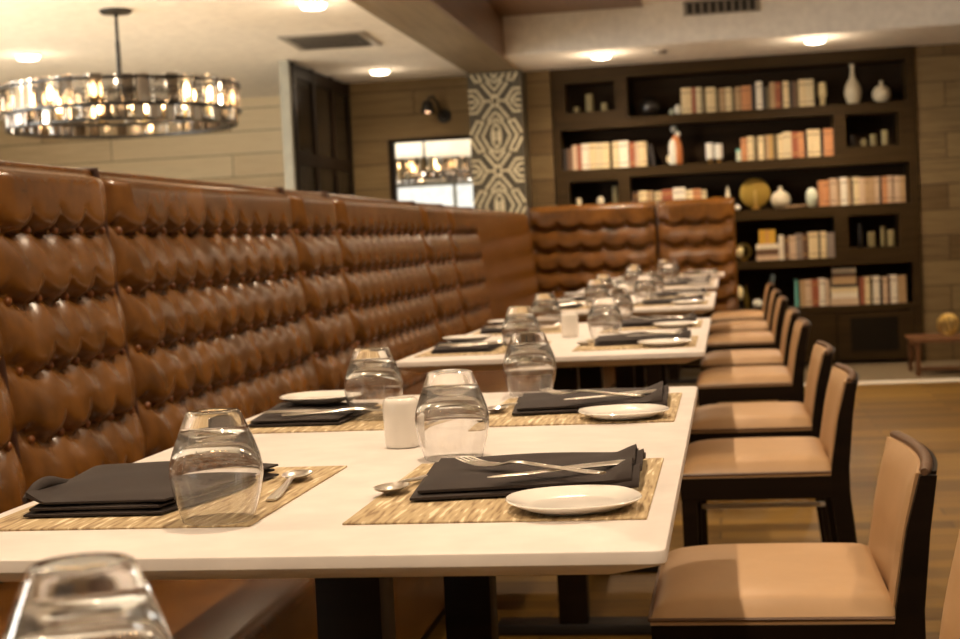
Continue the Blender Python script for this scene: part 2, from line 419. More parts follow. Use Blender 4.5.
# ------------------------------------------------------------------ dining tables
def table_parts(L):
    Wd = .751
    def rr(i, z, r=.012):
        pts = []
        x0, x1, y0, y1 = -Wd + i, -i, i, L - i
        for cx, cy, a0 in ((x1 - r, y1 - r, 0), (x0 + r, y1 - r, 90), (x0 + r, y0 + r, 180), (x1 - r, y0 + r, 270)):
            for k in range(5):
                a = math.radians(a0 + 22.5*k); pts.append((cx + r*cos(a), cy + r*sin(a), z))
        return pts
    top = MB().rings([rr(.045, .7295), rr(.002, .7455), rr(0, .748), rr(0, .757), rr(.0008, .7590), rr(.003, .76)]).mesh('tabletop', 'white_top', 30)
    posts = [(.33, .40), (1.08, 1.15)] if L > 1 else [(.22, .29), (.34, .41)]
    pm = [MB().box(-.413, -.337, a, c, .03, .72, .003).mesh('post', 'espresso') for a, c in posts]
    bs = [MB().box(-.58, -.17, a - .01, c + .01, 0.002, .03, .004).mesh('base_plate', 'iron') for a, c in posts]
    rail = MB().box(-.40, -.35, posts[0][0] - .02, posts[1][1] + .02, .70, .729).mesh('top_rail', 'espresso')
    return top, pm, bs, rail
TP, TPs = table_parts(1.461), table_parts(.62)
ORD = ['nearest', 'second', 'third', 'fourth', 'farthest']
TX = [0, 0, 0, 0, .03]; TY = [k*PITCH for k in range(5)]
def table(x, y, parts, label):
    t = thing('dining_table', label, 'table', (x, y, 0), 0, 'white dining tables in a row')
    put('tabletop', parts[0], t)
    for m in parts[1]: put('post', m, t)
    for m in parts[2]: put('base_plate', m, t)
    put('top_rail', parts[3], t)
TL = ['large white-topped dining table in the foreground, nearest whole table', 'second white-topped dining table from the front, beyond the nearest one',
      'third white-topped dining table from the front', 'fourth white-topped dining table from the front', 'small white-topped dining table at the far end by the banquette']
for k in range(5): table(TX[k], TY[k], TPs if k == 4 else TP, TL[k])
table(0, -.50 - 1.461, TP, 'white-topped dining table under the foreground glass at the bottom left corner')

# place settings ---------------------------------------------------
def placemat_mesh(): return MB().box(-.152, .152, -.201, .201, 0, .0022, .0008, 1).mesh('placemat', 'mat')
def glass_mesh():
    out = [(.0375, 0), (.0405, .010), (.0455, .028), (.0485, .046), (.0482, .056), (.0455, .068), (.0405, .082), (.0345, .097), (.0300, .108), (.0280, .1120), (.0255, .1135), (.016, .1128), (.0001, .1122)]
    inn = [(.0001, .0905), (.018, .0893), (.0285, .0855), (.0355, .078), (.0418, .067), (.0458, .056), (.0462, .046), (.0435, .028), (.0388, .010), (.0362, .0005)]
    return MB().lathe(out + inn + [(.0375, 0)], seg=48).bm
def glass_build():
    b = MB(); seg = 48
    prof = [(.0375, 0), (.0405, .010), (.0455, .028), (.0485, .046), (.0482, .056), (.0455, .068), (.0405, .082), (.0345, .097), (.0300, .108), (.0280, .1120), (.0255, .1135), (.016, .1128)]
    inn = [(.018, .0893), (.0285, .0855), (.0355, .078), (.0418, .067), (.0458, .056), (.0464, .046), (.0436, .028), (.0389, .010), (.0362, .0005)]
    ring = lambda r, z: [b.bm.verts.new((r*cos(2*PI*i/seg), r*sin(2*PI*i/seg), z)) for i in range(seg)]
    def skin(R):
        for a, c in zip(R, R[1:]):
            for i in range(seg): b.bm.faces.new((a[i], a[(i+1) % seg], c[(i+1) % seg], c[i]))
    RO = [ring(*p) for p in prof]; RI = [ring(*p) for p in inn]
    skin(RO); skin(RI); skin([RI[-1], RO[0]])
    ct = b.bm.verts.new((0, 0, .1122)); ci = b.bm.verts.new((0, 0, .0905))
    for i in range(seg):
        b.bm.faces.new((RO[-1][i], RO[-1][(i+1) % seg], ct)); b.bm.faces.new((RI[0][(i+1) % seg], RI[0][i], ci))
    return b.mesh('drinking_glass', 'glass', 50)
def plate_mesh():
    def se(r, z):
        return [(r*cos(a)*(1 + .05*abs(sin(2*a))**2), r*sin(a)*(1 + .05*abs(sin(2*a))**2), z) for a in [2*PI*i/48 for i in range(48)]]
    pr = [(.038, .001), (.042, 0), (.046, .001), (.060, .007), (.067, .0105), (.0685, .0118), (.0675, .0128), (.060, .0105), (.047, .0055), (.042, .0048), (.02, .0046)]
    return MB().rings([se(r, z) for r, z in pr]).mesh('side_plate', 'porcelain', 60)
def quad_slab(cs, z0, z1, n=(16, 12), rip=.0012, seed=0, lift=None):
    rnd = random.Random(seed); ph = [rnd.uniform(0, 6) for _ in range(4)]
    b = MB(); c = [Vector((*p, 0)) for p in cs]
    nu, nv = n
    def P(u, v):
        p = (c[0]*(1-u) + c[1]*u)*(1-v) + (c[3]*(1-u) + c[2]*u)*v
        e = min(u, 1-u, v, 1-v)*8; e = min(1, e); rd = math.sqrt(max(0, 1 - (1-e)**2))
        w = rip*(sin(7*u + 5*v + ph[0]) + sin(11*v - 4*u + ph[1]))
        l = lift(u, v) if lift else 0
        return p, w, l, rd
    top = [[None]*(nv+1) for _ in range(nu+1)]; bot = [[None]*(nv+1) for _ in range(nu+1)]
    for i in range(nu+1):
        for j in range(nv+1):
            p, w, l, rd = P(i/nu, j/nv); mid = (z0 + z1)/2
            top[i][j] = b.bm.verts.new((p.x, p.y, mid + (z1 - mid)*(.35 + .65*rd) + w*rd + l))
            bot[i][j] = b.bm.verts.new((p.x, p.y, mid - (mid - z0)*(.35 + .65*rd) + l*.7))
    for i in range(nu):
        for j in range(nv):
            b.bm.faces.new((top[i][j], top[i+1][j], top[i+1][j+1], top[i][j+1])); b.bm.faces.new((bot[i][j], bot[i][j+1], bot[i+1][j+1], bot[i+1][j]))
    for i in range(nu):
        for j in (0, nv): b.bm.faces.new((top[i][j], bot[i][j], bot[i+1][j], top[i+1][j]))
    for j in range(nv):
        for i in (0, nu): b.bm.faces.new((top[i][j], top[i][j+1], bot[i][j+1], bot[i][j]))
    return b
def napkin_R():     # local: mat centre, aisle side; +x towards the diner
    cs = [(-.105, -.092), (.136, -.045), (.130, .185), (-.130, .172)]
    lift = lambda u, v: .014*max(0, (u - .86)/.14)**1.3*(.55 + .45*sin(13*v - 1)) + .006*sin(PI*v)*u
    b = quad_slab(cs, .0022, .010, (30, 14), .0008, 1, lift)
    cs2 = [(-.098, -.082), (.128, -.038), (.122, .176), (-.120, .162)]
    b2 = quad_slab(cs2, .0085, .0165, (30, 14), .0010, 2, lift); b.merge(b2.bm)
    return b.mesh('napkin', 'napkin', 70)
def napkin_L(n):     # local: mat centre, booth side; -x towards the diner
    b = None; cut = .055 if n > 2 else .052
    for k in range(n):
        s = .005*(k % 2); z0 = .0022 + k*.0060
        cs = [(-.100 + s, -.143 + .004*k), (cut - s, -.140 + .005*k), ((.108 if n > 2 else .056) - s, .115), (-.138 + s, .130)]
        lift = lambda u, v: (.006*sin(PI*u)*v + .012*max(0, 1 - u/.12)*max(0, 1 - v/.5)*(k > 1)) * (n > 2)
        q = quad_slab(cs, z0, z0 + .0064, (24, 14), .0012, 10 + k, lift)
        if b: b.merge(q.bm)
        else: b = q
    if n > 2:
        b3 = MB(); b3.tube([(-.104 - .003*k, -.13 + .022*k, .021 + .007*sin(k*.6)) for k in range(9)], [.003 + .005*sin(PI*k/8) for k in range(9)], 8); b.merge(b3.bm)
    return b.mesh('napkin', 'napkin', 70)
def strip(b, pts):   # pts: (s, halfwidth, z, thickness) along +x
    rs = []
    for s, w, z, t in pts:
        rs.append([(s, -w, z), (s, -w*.6, z + t), (s, w*.6, z + t), (s, w, z), (s, w*.6, z - t*.6), (s, -w*.6, z - t*.6)])
    b.rings(rs)
def fork_mesh():
    b = MB()
    strip(b, [(0, .006, .002, .0016), (.02, .0075, .002, .0018), (.08, .0045, .004, .002), (.115, .0032, .006, .0022), (.130, .0032, .0055, .002), (.140, .009, .003, .0015), (.150, .0115, .0015, .0012), (.160, .0120, .001, .001)])
    for k in range(4):
        y = -.0102 + k*.0068; bb = MB()
        strip(bb, [(.158, .0022, .001, .001), (.175, .0020, .001, .001), (.192, .0017, .0035, .0009), (.206, .0009, .007, .0006)])
        for v in bb.bm.verts: v.co.y += y
        b.merge(bb.bm)
    return b.mesh('fork', 'steel', 50)
def knife_mesh():
    b = MB()
    strip(b, [(0, .0055, .003, .002), (.01, .0075, .003, .003), (.07, .0065, .003, .0032), (.095, .0050, .003, .003), (.105, .008, .003, .0012), (.16, .0095, .003, .0009), (.19, .006, .003, .0007), (.200, .0015, .003, .0005)])
    for v in b.bm.verts: v.co.x *= .86
    return b.mesh('table_knife', 'steel', 50)
def spoon_mesh():
    b = MB()
    strip(b, [(0, .006, .002, .0014), (.02, .0075, .002, .0016), (.08, .0045, .005, .002), (.112, .0032, .008, .0022), (.124, .004, .008, .0018)])
    seg = 24
    def bowl(r, dz): return [(.149 + .030*r*cos(a), .0185*r*sin(a)*(1 + .12*cos(a)), .0085 - dz) for a in [2*PI*i/seg for i in range(seg)]]
    b.rings([bowl(.08, .0062), bowl(.5, .0052), bowl(.85, .0022), bowl(1, 0), bowl(.95, -.0006), bowl(.8, .0016), bowl(.5, .0042), bowl(.08, .0052)])
    return b.mesh('spoon', 'steel', 50)
ME = dict(mat=placemat_mesh(), glass=glass_build(), plate=plate_mesh(), napR=napkin_R(), napL=napkin_L(3), napL2=napkin_L(2), fork=fork_mesh(), knife=knife_mesh(), spoon=spoon_mesh())
ZT = .76
def aim(x0, y0, x1, y1): return math.atan2(y1 - y0, x1 - x0)
def setting(k, side, end, x, y, big=False):
    base = '%s table' % ORD[k]
    where = ('aisle side' if side == 'R' else 'booth side') + (', near end of the ' if end == 0 else ', far end of the ') + base
    X, Y = TX[k] + x, TY[k] + y; j = random.uniform
    thing('placemat', 'woven beige placemat, ' + where, 'placemat', (X, Y, ZT), 0, 'woven placemats', ME['mat'])
    zm = ZT + .0022
    if side == 'R':
        thing('napkin', 'folded charcoal napkin under crossed cutlery, ' + where, 'napkin', (X, Y, ZT), j(-.02, .02), 'charcoal napkins', ME['napR'])
        nz = zm + .0165
        r = j(-.03, .03)
        o = thing('table_knife', 'steel table knife lying on the napkin, ' + where, 'knife', (X + .124, Y + .018, nz + .003), aim(.124, .018, -.014, -.066) + r*.5, 'steel knives', ME['knife'])
        o = thing('fork', 'steel fork crossing the knife on the napkin, ' + where, 'fork', (X + .100, Y - .072, nz + .0060), aim(.100, -.072, -.068, .036) + r, 'steel forks', ME['fork'])
        thing('side_plate', 'small white side plate, ' + where, 'plate', (X + .074 + j(-.004, .004), Y - .140 + j(-.003, .003), zm), .3, 'white side plates', ME['plate'])
        thing('spoon', 'steel spoon peeking out left of the napkin, ' + where, 'spoon', (X - .108, Y + .12, zm), aim(-.108, .12, -.140, -.03), 'steel spoons', ME['spoon'])
    else:
        thing('napkin', ('charcoal napkin folded in a thick stack, ' if k == 0 and end == 0 else 'flat folded charcoal napkin under a plate, ') + where, 'napkin', (X - .02, Y, ZT), j(-.02, .02), 'charcoal napkins', ME['napL' if k == 0 and end == 0 else 'napL2'])
        thing('spoon', 'steel spoon right of the napkin, ' + where, 'spoon', (X + .132, Y - .065, zm), aim(0, 0, -.012, .15), 'steel spoons', ME['spoon'])
        if not (k == 0 and end == 0):
            nz = zm + .0145
            thing('fork', 'steel fork lying on the napkin, ' + where, 'fork', (X - .07, Y - .12, nz), aim(0, 0, .17, .04), 'steel forks', ME['fork'])
            thing('table_knife', 'steel table knife lying on the napkin, ' + where, 'knife', (X - .11, Y - .085, nz), aim(0, 0, .2, .01), 'steel knives', ME['knife'])
            thing('side_plate', 'white side plate on the napkin, ' + where, 'plate', (X - .06, Y + .075, nz + .002), 0, 'white side plates', ME['plate'])
for k in range(5):
    for e, y in enumerate((.347, 1.127)):
        if k == 4 and e: continue
        setting(k, 'R', e, -.176, y); setting(k, 'L', e, -.576, y)
        g = 'upturned stemless glasses'
        gx = {('L', 0): (-.469, .183), ('L', 1): (-.515, 1.093), ('R', 0): (-.297, .607), ('R', 1): (-.298, 1.40)}
        for s in 'LR':
            x, y2 = gx[(s, e)]
            if k == 4: y2 = min(y2, .535); x += .05 if s == 'L' else -.07
            jx, jy = (0, 0) if k == 0 else (random.uniform(0, .02), random.uniform(-.02, .02))
            w = ('booth side' if s == 'L' else 'aisle side') + (', near end of the ' if e == 0 else ', far end of the ') + ORD[k] + ' table'
            thing('drinking_glass', 'upturned stemless glass, ' + w, 'glass', (TX[k] + x + jx, TY[k] + y2 + jy, ZT + (.0022 if s == 'L' else 0)), random.uniform(0, 6), g, ME['glass'])
    y = .728 if k < 4 else .3
    t = thing('candle_holder', 'white ceramic candle holder in the middle of the %s table' % ORD[k], 'candle holder', (TX[k] - .391, TY[k] + y, ZT), 0, 'white candle holders')
    MB().lathe([(.018, 0), (.0225, .001), (.0235, .006), (.0250, .050), (.0248, .060), (.0235, .066), (.0200, .069), (.0185, .0685), (.0175, .060), (.0170, .056)], seg=32).build('holder', 'porcelain', t, 60)
    MB().lathe([(.0165, .052), (.0168, .0590), (.015, .0600), (.004, .0598), (.001, .0600)], seg=24).build('candle', 'wax', t, 60)
thing('drinking_glass', 'blurred upturned glass in the foreground at the bottom left corner', 'glass', (-.285, -.560, ZT), 0, 'upturned stemless glasses', ME['glass'])

# ------------------------------------------------------------------ dining chairs
CW = .44
def chair_parts():
    P = {}
    def seat(a, c):
        x = a*.372; y = (c - .5)*CW
        e = (1 - abs(2*a - 1)**(5 if a < .5 else 16))*(1 - abs(2*c - 1)**9)
        fr = .375 - .02*max(0, 0)
        return (x, y, .449 + .036*max(0, e)**.42 + .006*sin(PI*a)*sin(PI*c))
    b = MB().grid(seat, 32, 32); b.box(.001, .364, -CW/2 + .001, CW/2 - .001, .440, .4495)
    P['seat'] = b.mesh('seat', 'tan', 60)
    b = MB(); r = .02; pts = [(0, -CW/2, .449), (.365, -CW/2, .449), (.365, CW/2, .449), (0, CW/2, .449), (0, -CW/2, .449)]
    for p, q in zip(pts, pts[1:]): b.tube([p, q], .0032, 6)
    P['welt'] = b.mesh('welt', 'tanpipe')
    b = MB().box(.002, .365, -CW/2, CW/2, .385, .441, .002, 1); P['seat_frame'] = b.mesh('seat_frame', 'espresso')
    P['front'] = []; P['rear'] = []
    for s in (-1, 1):
        y = s*(CW/2 - .02)
        b = MB().rings([[(.004, y - .019, .386), (.042, y - .019, .386), (.042, y + .019, .386), (.004, y + .019, .386)],
                        [(.008, y - .015, 0), (.038, y - .015, 0), (.038, y + .015, 0), (.008, y + .015, 0)]]); P['front'].append(b.mesh('leg', 'espresso'))
        y = s*(CW/2 - .012)
        prof = [(.405, .445, 0), (.378, .422, .25), (.362, .408, .40), (.366, .408, .46), (.386, .420, .58), (.408, .432, .662)]
        b = MB().rings([[(x0, y - .013, z), (x1, y - .013, z), (x1, y + .013, z), (x0, y + .013, z)] for x0, x1, z in prof]); P['rear'].append(b.mesh('leg', 'espresso'))
    bow = lambda y: .022*(1 - (2*y/CW)**2)
    def xf(z): return .356 + (.376 - .356)*min(1, max(0, (z - .46)/.12)) + (.022*(z - .58)/.092 if z > .58 else 0)
    hw = CW/2 - .012
    def slab(off, t, z0, z1, hw, name, m):
        b = MB(); n = 16; nv = 10; rs = []
        for i in range(n + 1):
            y = -hw + 2*hw*i/n; ring = []
            e = min(1, min(i, n - i)/2.0)
            for j in range(nv + 1):
                z = z0 + (z1 - z0)*j/nv; ee = min(1, min(j, nv - j)/1.5)
                ring.append((xf(z) + off + bow(y) - .010*math.sqrt(max(0, 1 - (1 - e)**2))*math.sqrt(max(0, 1 - (1 - ee)**2)), y, z))
            for j in range(nv, -1, -1):
                z = z0 + (z1 - z0)*j/nv; ring.append((xf(z) + off + t + bow(y), y, z))
            rs.append(ring)
        return b.rings(rs).mesh(name, m, 50)
    P['backrest'] = slab(.004, .016, .432, .664, hw - .002, 'backrest', 'tan')
    P['back_shell'] = slab(.020, .014, .40, .666, hw - .006, 'back_shell', 'espresso')
    b = MB(); b.tube([(xf(.672) + .016 + bow(y), y, .667) for y in [-hw - .01 + (2*hw + .02)*i/20 for i in range(21)]], [.0095 if 0 < i < 20 else .006 for i in range(21)], 10)
    P['top_rail'] = b.mesh('top_rail', 'tanpipe')
    P['stretcher'] = MB().box(.042, .372, CW/2 - .022, CW/2 - .014, .290, .303, .002, 1).mesh('stretcher', 'strip')
    return P
CP = chair_parts()
CL = ['tan leather chair at the right edge, only part of its backrest showing', 'tan leather dining chair with dark legs in the foreground, nearest whole chair',
      'tan leather dining chair, second whole chair from the front', 'tan leather dining chair, third whole chair from the front', 'tan leather dining chair, fourth whole chair from the front',
      'tan leather dining chair, fifth whole chair from the front', 'tan leather dining chair, third from the far end', 'tan leather dining chair, second from the far end', 'tan leather dining chair at the far end beside the small table']
CY = [.14, .99, 2.41, 3.27, 4.63, 5.55, 6.90, 7.98, 9.27]
for i, (y, l) in enumerate(zip(CY, CL)):
    t = thing('dining_chair', l, 'chair', (-.077, y + CW/2, 0), 0, 'tan dining chairs along the tables')
    for n in ('seat', 'welt', 'seat_frame', 'backrest', 'back_shell', 'top_rail', 'stretcher'): put(n, CP[n], t)
    for m in CP['front'] + CP['rear']: put('leg', m, t)

# ------------------------------------------------------------------ built-in bookcase
SH = dict(A=1.965, B=1.583, C=1.208, D=.816, E=.450)
t = thing('bookcase', 'dark wood built-in bookcase full of books covering the back wall', 'bookcase', (.128, 10.51, 0))
OX, OY = .128, 10.51
def pb(name, boxes, m='bookwood', r=.003):
    b = MB()
    for x0, x1, y0, y1, z0, z1 in boxes: b.box(x0 - OX, x1 - OX, y0 - OY, y1 - OY, z0, z1)
    return b.build(name, m, t)
Y0, Y1 = 10.49, 10.84
pb('back_panel', [(-1.23, 1.486, 10.80, 10.84, 0, 2.364)], 'bookback')
pb('stile', [(-1.235, -1.18, Y0, Y1, 0, 2.364)]); pb('stile', [(1.425, 1.486, Y0, Y1, 0, 2.364)])
pb('crown', [(-1.18, 1.425, Y0, Y1, 2.272, 2.364)])
for s, th in (('A', .072), ('B', .075), ('C', .08), ('D', .06), ('E', .045)): pb('shelf', [(-1.18, 1.425, Y0, 10.80, SH[s] - th, SH[s])])
pb('divider', [(-.742, -.655, Y0, 10.80, 1.965, 2.272)]); pb('divider', [(.885, .968, Y0, 10.80, 1.583, 1.893)])
pb('divider', [(-.748, -.662, Y0, 10.80, 1.208, 1.508)]); pb('divider', [(.862, .962, Y0, 10.80, .816, 1.128)])
def cubby(x0, x1, z0, z1, X0, X1, Z0, Z1):
    pb('cubby_frame', [(X0, x0, Y0 + .004, 10.80, Z0, Z1), (x1, X1, Y0 + .004, 10.80, Z0, Z1), (x0, x1, Y0 + .004, 10.80, Z0, z0), (x0, x1, Y0 + .004, 10.80, z1, Z1)])
cubby(-1.132, -.752, 2.025, 2.248, -1.18, -.742, 1.965, 2.272); cubby(.972, 1.358, 1.642, 1.883, .968, 1.425, 1.583, 1.893)
cubby(-1.132, -.752, 1.298, 1.490, -1.18, -.748, 1.208, 1.508); cubby(.966, 1.336, .882, 1.122, .962, 1.425, .816, 1.128)
pb('cabinet_door', [(-1.17, -.30, Y0 + .004, 10.53, .03, .395)]); pb('cabinet_door', [(-.29, .85, Y0 + .004, 10.53, .03, .395)]); d = pb('cabinet_door', [(.86, 1.42, Y0 + .004, 10.53, .03, .395)])
b = MB().box(.955 - OX, 1.305 - OX, -.018, -.012, .10, .355); b.build('door_panel', 'cabglass', d)

def book(x0, x1, h, c, z, label, group, d=.17, lean=0):
    w = x1 - x0
    t = thing('book', label, 'book', ((x0 + x1)/2, 10.535 + random.uniform(0, .012), z + .0006), 0, group)
    cm = 'b_' + c; hw = w/2; th = min(.0035, w*.18)
    b = MB().box(-hw, -hw + th, 0, d, 0, h).box(hw - th, hw, 0, d, 0, h)
    n = 6                                           # slightly rounded spine
    b.rings([[(-hw + w*i/n, -.004*sin(PI*i/n), zz) for i in range(n + 1)] + [(hw, .004, zz), (-hw, .004, zz)] for zz in (0, h)])
    b.build('cover', cm, t)
    MB().box(-hw + th, hw - th, .004, d - .004, .003, h - .004).build('pages', 'pages', t)
    if w > .035:
        for zz in (.16, .80): MB().rings([[(-hw*.98 + w*.98*i/n, -.0008 - .004*sin(PI*i/n), q) for i in range(n + 1)] + [(hw*.97, .003, q), (-hw*.97, .003, q)] for q in (h*zz, h*zz + .006)]).build('spine_band', 'b_brown' if c not in ('brown', 'red', 'dark') else 'b_gold', t)
    return t
CN = dict(cream='cream', ivory='ivory', white='white', tan='tan', red='reddish brown', orange='orange', pink='pale pink', brown='brown', olive='olive', dark='black', grey='grey brown', gold='gold')
NUM = ['first', 'second', 'third', 'fourth', 'fifth', 'sixth', 'seventh', 'eighth', 'ninth', 'tenth', 'eleventh', 'twelfth', '13th', '14th', '15th', '16th', '17th', '18th', '19th', '20th', '21st', '22nd', '23rd', '24th']
DATA = {
'top shelf': (SH['A'], [(-0.246,-0.168,0.199,'cream'),(-0.165,-0.136,0.199,'red'),(-0.132,-0.092,0.198,'ivory'),(-0.088,-0.059,0.187,'olive'),(-0.057,0.014,0.191,'cream'),(0.018,0.042,0.173,'olive'),(0.044,0.086,0.179,'tan'),(0.090,0.136,0.181,'cream'),(0.140,0.160,0.168,'olive'),(0.164,0.204,0.181,'tan'),(0.210,0.282,0.186,'orange'),(0.286,0.317,0.191,'dark'),(0.321,0.367,0.212,'white'),(0.372,0.395,0.173,'dark'),(0.399,0.424,0.169,'olive'),(0.426,0.460,0.201,'tan'),(0.462,0.505,0.198,'red'),(0.510,0.520,0.183,'dark'),(0.522,0.564,0.202,'cream'),(0.569,0.591,0.198,'dark'),(0.594,0.619,0.196,'brown'),(0.621,0.639,0.193,'olive'),(0.641,0.693,0.206,'cream'),(0.695,0.751,0.205,'ivory')]),
'second shelf, left row': (SH['B'], [(-1.176,-1.143,0.168,'dark'),(-1.140,-1.105,0.171,'brown'),(-1.100,-1.067,0.193,'pink'),(-1.064,-1.032,0.193,'red'),(-1.029,-0.973,0.200,'white'),(-0.967,-0.916,0.203,'cream'),(-0.914,-0.867,0.200,'ivory'),(-0.865,-0.818,0.200,'cream'),(-0.811,-0.787,0.198,'olive'),(-0.785,-0.742,0.203,'cream'),(-0.738,-0.666,0.205,'white'),(-0.661,-0.618,0.191,'red'),(-0.614,-0.591,0.191,'pink'),(-0.588,-0.527,0.192,'cream')]),
'second shelf, right row': (SH['B'], [(0.191,0.236,0.172,'orange'),(0.241,0.285,0.182,'cream'),(0.290,0.318,0.178,'olive'),(0.322,0.364,0.180,'cream'),(0.379,0.406,0.186,'tan'),(0.409,0.428,0.185,'gold'),(0.431,0.467,0.186,'olive'),(0.471,0.506,0.187,'cream'),(0.508,0.570,0.202,'ivory'),(0.572,0.621,0.199,'red'),(0.625,0.665,0.196,'orange'),(0.670,0.686,0.189,'dark'),(0.690,0.735,0.209,'cream'),(0.737,0.784,0.209,'cream'),(0.788,0.807,0.186,'dark'),(0.811,0.880,0.208,'orange')]),
'third shelf, left row': (SH['C'], [(-0.650,-0.609,0.180,'brown'),(-0.598,-0.544,0.188,'cream'),(-0.542,-0.496,0.184,'tan'),(-0.478,-0.429,0.176,'cream'),(-0.423,-0.342,0.190,'red'),(-0.337,-0.248,0.199,'white'),(-0.244,-0.190,0.176,'cream'),(-0.187,-0.126,0.182,'orange'),(-0.121,-0.083,0.171,'ivory')]),
'third shelf, right row': (SH['C'], [(0.759,0.790,0.194,'orange'),(0.792,0.838,0.194,'orange'),(0.844,0.894,0.206,'pink'),(0.896,0.918,0.194,'tan'),(0.920,0.969,0.209,'white'),(0.972,0.997,0.205,'tan'),(1.000,1.014,0.190,'dark'),(1.016,1.060,0.207,'cream'),(1.062,1.096,0.201,'pink'),(1.098,1.135,0.199,'tan'),(1.137,1.170,0.198,'tan'),(1.172,1.207,0.199,'pink'),(1.210,1.223,0.195,'dark'),(1.225,1.265,0.200,'orange'),(1.267,1.302,0.203,'pink'),(1.304,1.311,0.192,'brown'),(1.314,1.355,0.200,'pink'),(1.360,1.399,0.197,'tan')]),
'fourth shelf': (SH['D'], [(0.449,0.483,0.189,'white'),(0.489,0.524,0.174,'brown'),(0.527,0.576,0.179,'pink'),(0.579,0.621,0.195,'grey'),(0.624,0.666,0.189,'brown'),(0.671,0.741,0.203,'cream'),(0.747,0.758,0.193,'dark'),(0.759,0.801,0.202,'cream'),(0.805,0.830,0.189,'grey'),(0.833,0.860,0.189,'grey')]),
'bottom shelf, left row': (SH['E'], [(0.595,0.629,0.204,'tan'),(0.632,0.679,0.205,'pink'),(0.681,0.733,0.205,'red'),(0.737,0.778,0.211,'white'),(0.786,0.810,0.202,'pink')]),
'bottom shelf, right row': (SH['E'], [(1.039,1.071,0.207,'red'),(1.074,1.116,0.210,'cream'),(1.119,1.132,0.191,'dark'),(1.134,1.183,0.213,'white'),(1.187,1.202,0.191,'dark'),(1.205,1.241,0.202,'pink'),(1.243,1.260,0.199,'brown'),(1.263,1.313,0.215,'white'),(1.320,1.348,0.205,'tan'),(1.352,1.378,0.210,'tan')]),
}
for row, (z, L) in DATA.items():
    for i, (x0, x1, h, c) in enumerate(L):
        book(x0, x1, h, c, z, '%s book, %s from the left on the %s' % (CN[c], NUM[i], row), 'books on the ' + row)
def lying(x, w, h, z, c, label, d=.13):
    t = thing('book', label, 'book', (x, 10.535, z + .0004), 0, 'books lying in stacks')
    MB().box(-w/2, w/2, 0, d, 0, .004).box(-w/2, w/2, 0, d, h - .004, h).box(-w/2, w/2, 0, .004, .004, h - .004).build('cover', 'b_' + c, t)
    MB().box(-w/2 + .003, w/2 - .003, .004, d - .003, .004, h - .004).build('pages', 'pages', t)
z = SH['D']
for c, h, n in (('pink', .038, 'pale book at the bottom of the stack under the golden box'), ('brown', .048, 'brown striped book in the middle of the stack under the golden box'), ('white', .038, 'white book directly under the golden box')):
    lying(.359, .170, h, z, c, n); z += h + .0006
zg = z; z = SH['E']
for c, h, w, n in (('pink', .054, .205, 'bottom'), ('white', .043, .195, 'second'), ('cream', .037, .200, 'third'), ('dark', .024, .183, 'fourth'), ('tan', .055, .176, 'fifth'), ('brown', .030, .165, 'sixth'), ('white', .034, .175, 'topmost')):
    lying(.923, w, h, z, c, '%s book, %s in the tall flat stack on the bottom shelf' % (CN[c], n)); z += h + .0006
def leaner(x, z, w, h, c, ang, label, cat='book'):
    t = thing('book', label, cat, (x, 10.56, z + .0015 + abs(sin(ang))*w), 0); t.rotation_euler = (0, ang, 0)
    MB().box(-w, -w + .004, 0, .16, 0, h).box(-.004, 0, 0, .16, 0, h).box(-w, 0, -.002, .004, 0, h).build('cover', 'b_' + c, t)
    MB().box(-w + .004, -.004, .004, .157, .003, h - .004).build('pages', 'pages', t)
leaner(.368, SH['E'], .032, .25, 'blue', .17, 'pale blue book leaning at the left of the bottom shelf')
leaner(.578, SH['E'], .022, .212, 'teal', .0, 'teal green book at the left end of the bottom shelf row')
leaner(-.462, SH['B'], .026, .165, 'dark', -.16, 'black book leaning at the right end of the second shelf left row')

def vase(name, label, cat, x, z, prof, m, y=10.62, seg=28, group=None):
    return thing(name, label, cat, (x, y, z + .0005), 0, group, MB().lathe(prof, seg=seg).mesh(name, m, 60))
R = lambda w, h, p: [(w/2*a, h*c) for a, c in p]
def orn(name, label, cat, x, z, parts, y=10.62):
    t = thing(name, label, cat, (x, y, z + .0005))
    for pn, mb, m in parts: mb.build(pn, m, t, 60)
    return t
GOURD = [(.35, 0), (.55, .02), (.85, .16), (1, .36), (.93, .55), (.66, .72), (.30, .80), (.17, .86), (.20, .96), (.24, 1.0), (.14, 1.0), (.1, .9)]
TALL = [(.55, 0), (.62, .02), (.80, .10), (.97, .24), (1, .34), (.88, .46), (.60, .58), (.34, .68), (.24, .80), (.22, .92), (.30, .99), (.30, 1.0), (.2, 1.0), (.15, .9)]
EGG = [(.45, 0), (.6, .03), (.9, .25), (1, .5), (.9, .75), (.6, .93), (.35, 1.0), (.2, .97)]
CYL = [(.85, 0), (.95, .02), (1, .1), (1, .92), (.93, 1.0), (.8, 1.0), (.75, .9)]
vase('bottle_vase', 'tall ivory bottle vase with thin neck at the right of the top shelf', 'vase', 1.044, SH['A'], R(.128, .300, TALL), 'ceramic')
vase('gourd_vase', 'round ivory gourd vase with short neck at the right end of the top shelf', 'vase', 1.254, SH['A'], R(.140, .165, GOURD), 'ceramic')
vase('round_vase', 'dark round pot on the left of the top shelf', 'vase', -.491, SH['A'], R(.166, .152, [(.4, 0), (.6, .03), (.92, .25), (1, .5), (.88, .76), (.55, .95), (.4, 1), (.3, .96)]), 'darkceramic')
vase('golden_vase', 'small golden vase right of the books on the top shelf', 'vase', .816, SH['A'], R(.070, .182, [(.45, 0), (.55, .02), (.62, .2), (.75, .38), (.97, .42), (1, .7), (.85, .97), (.7, 1), (.6, .95)]), 'candleglow')
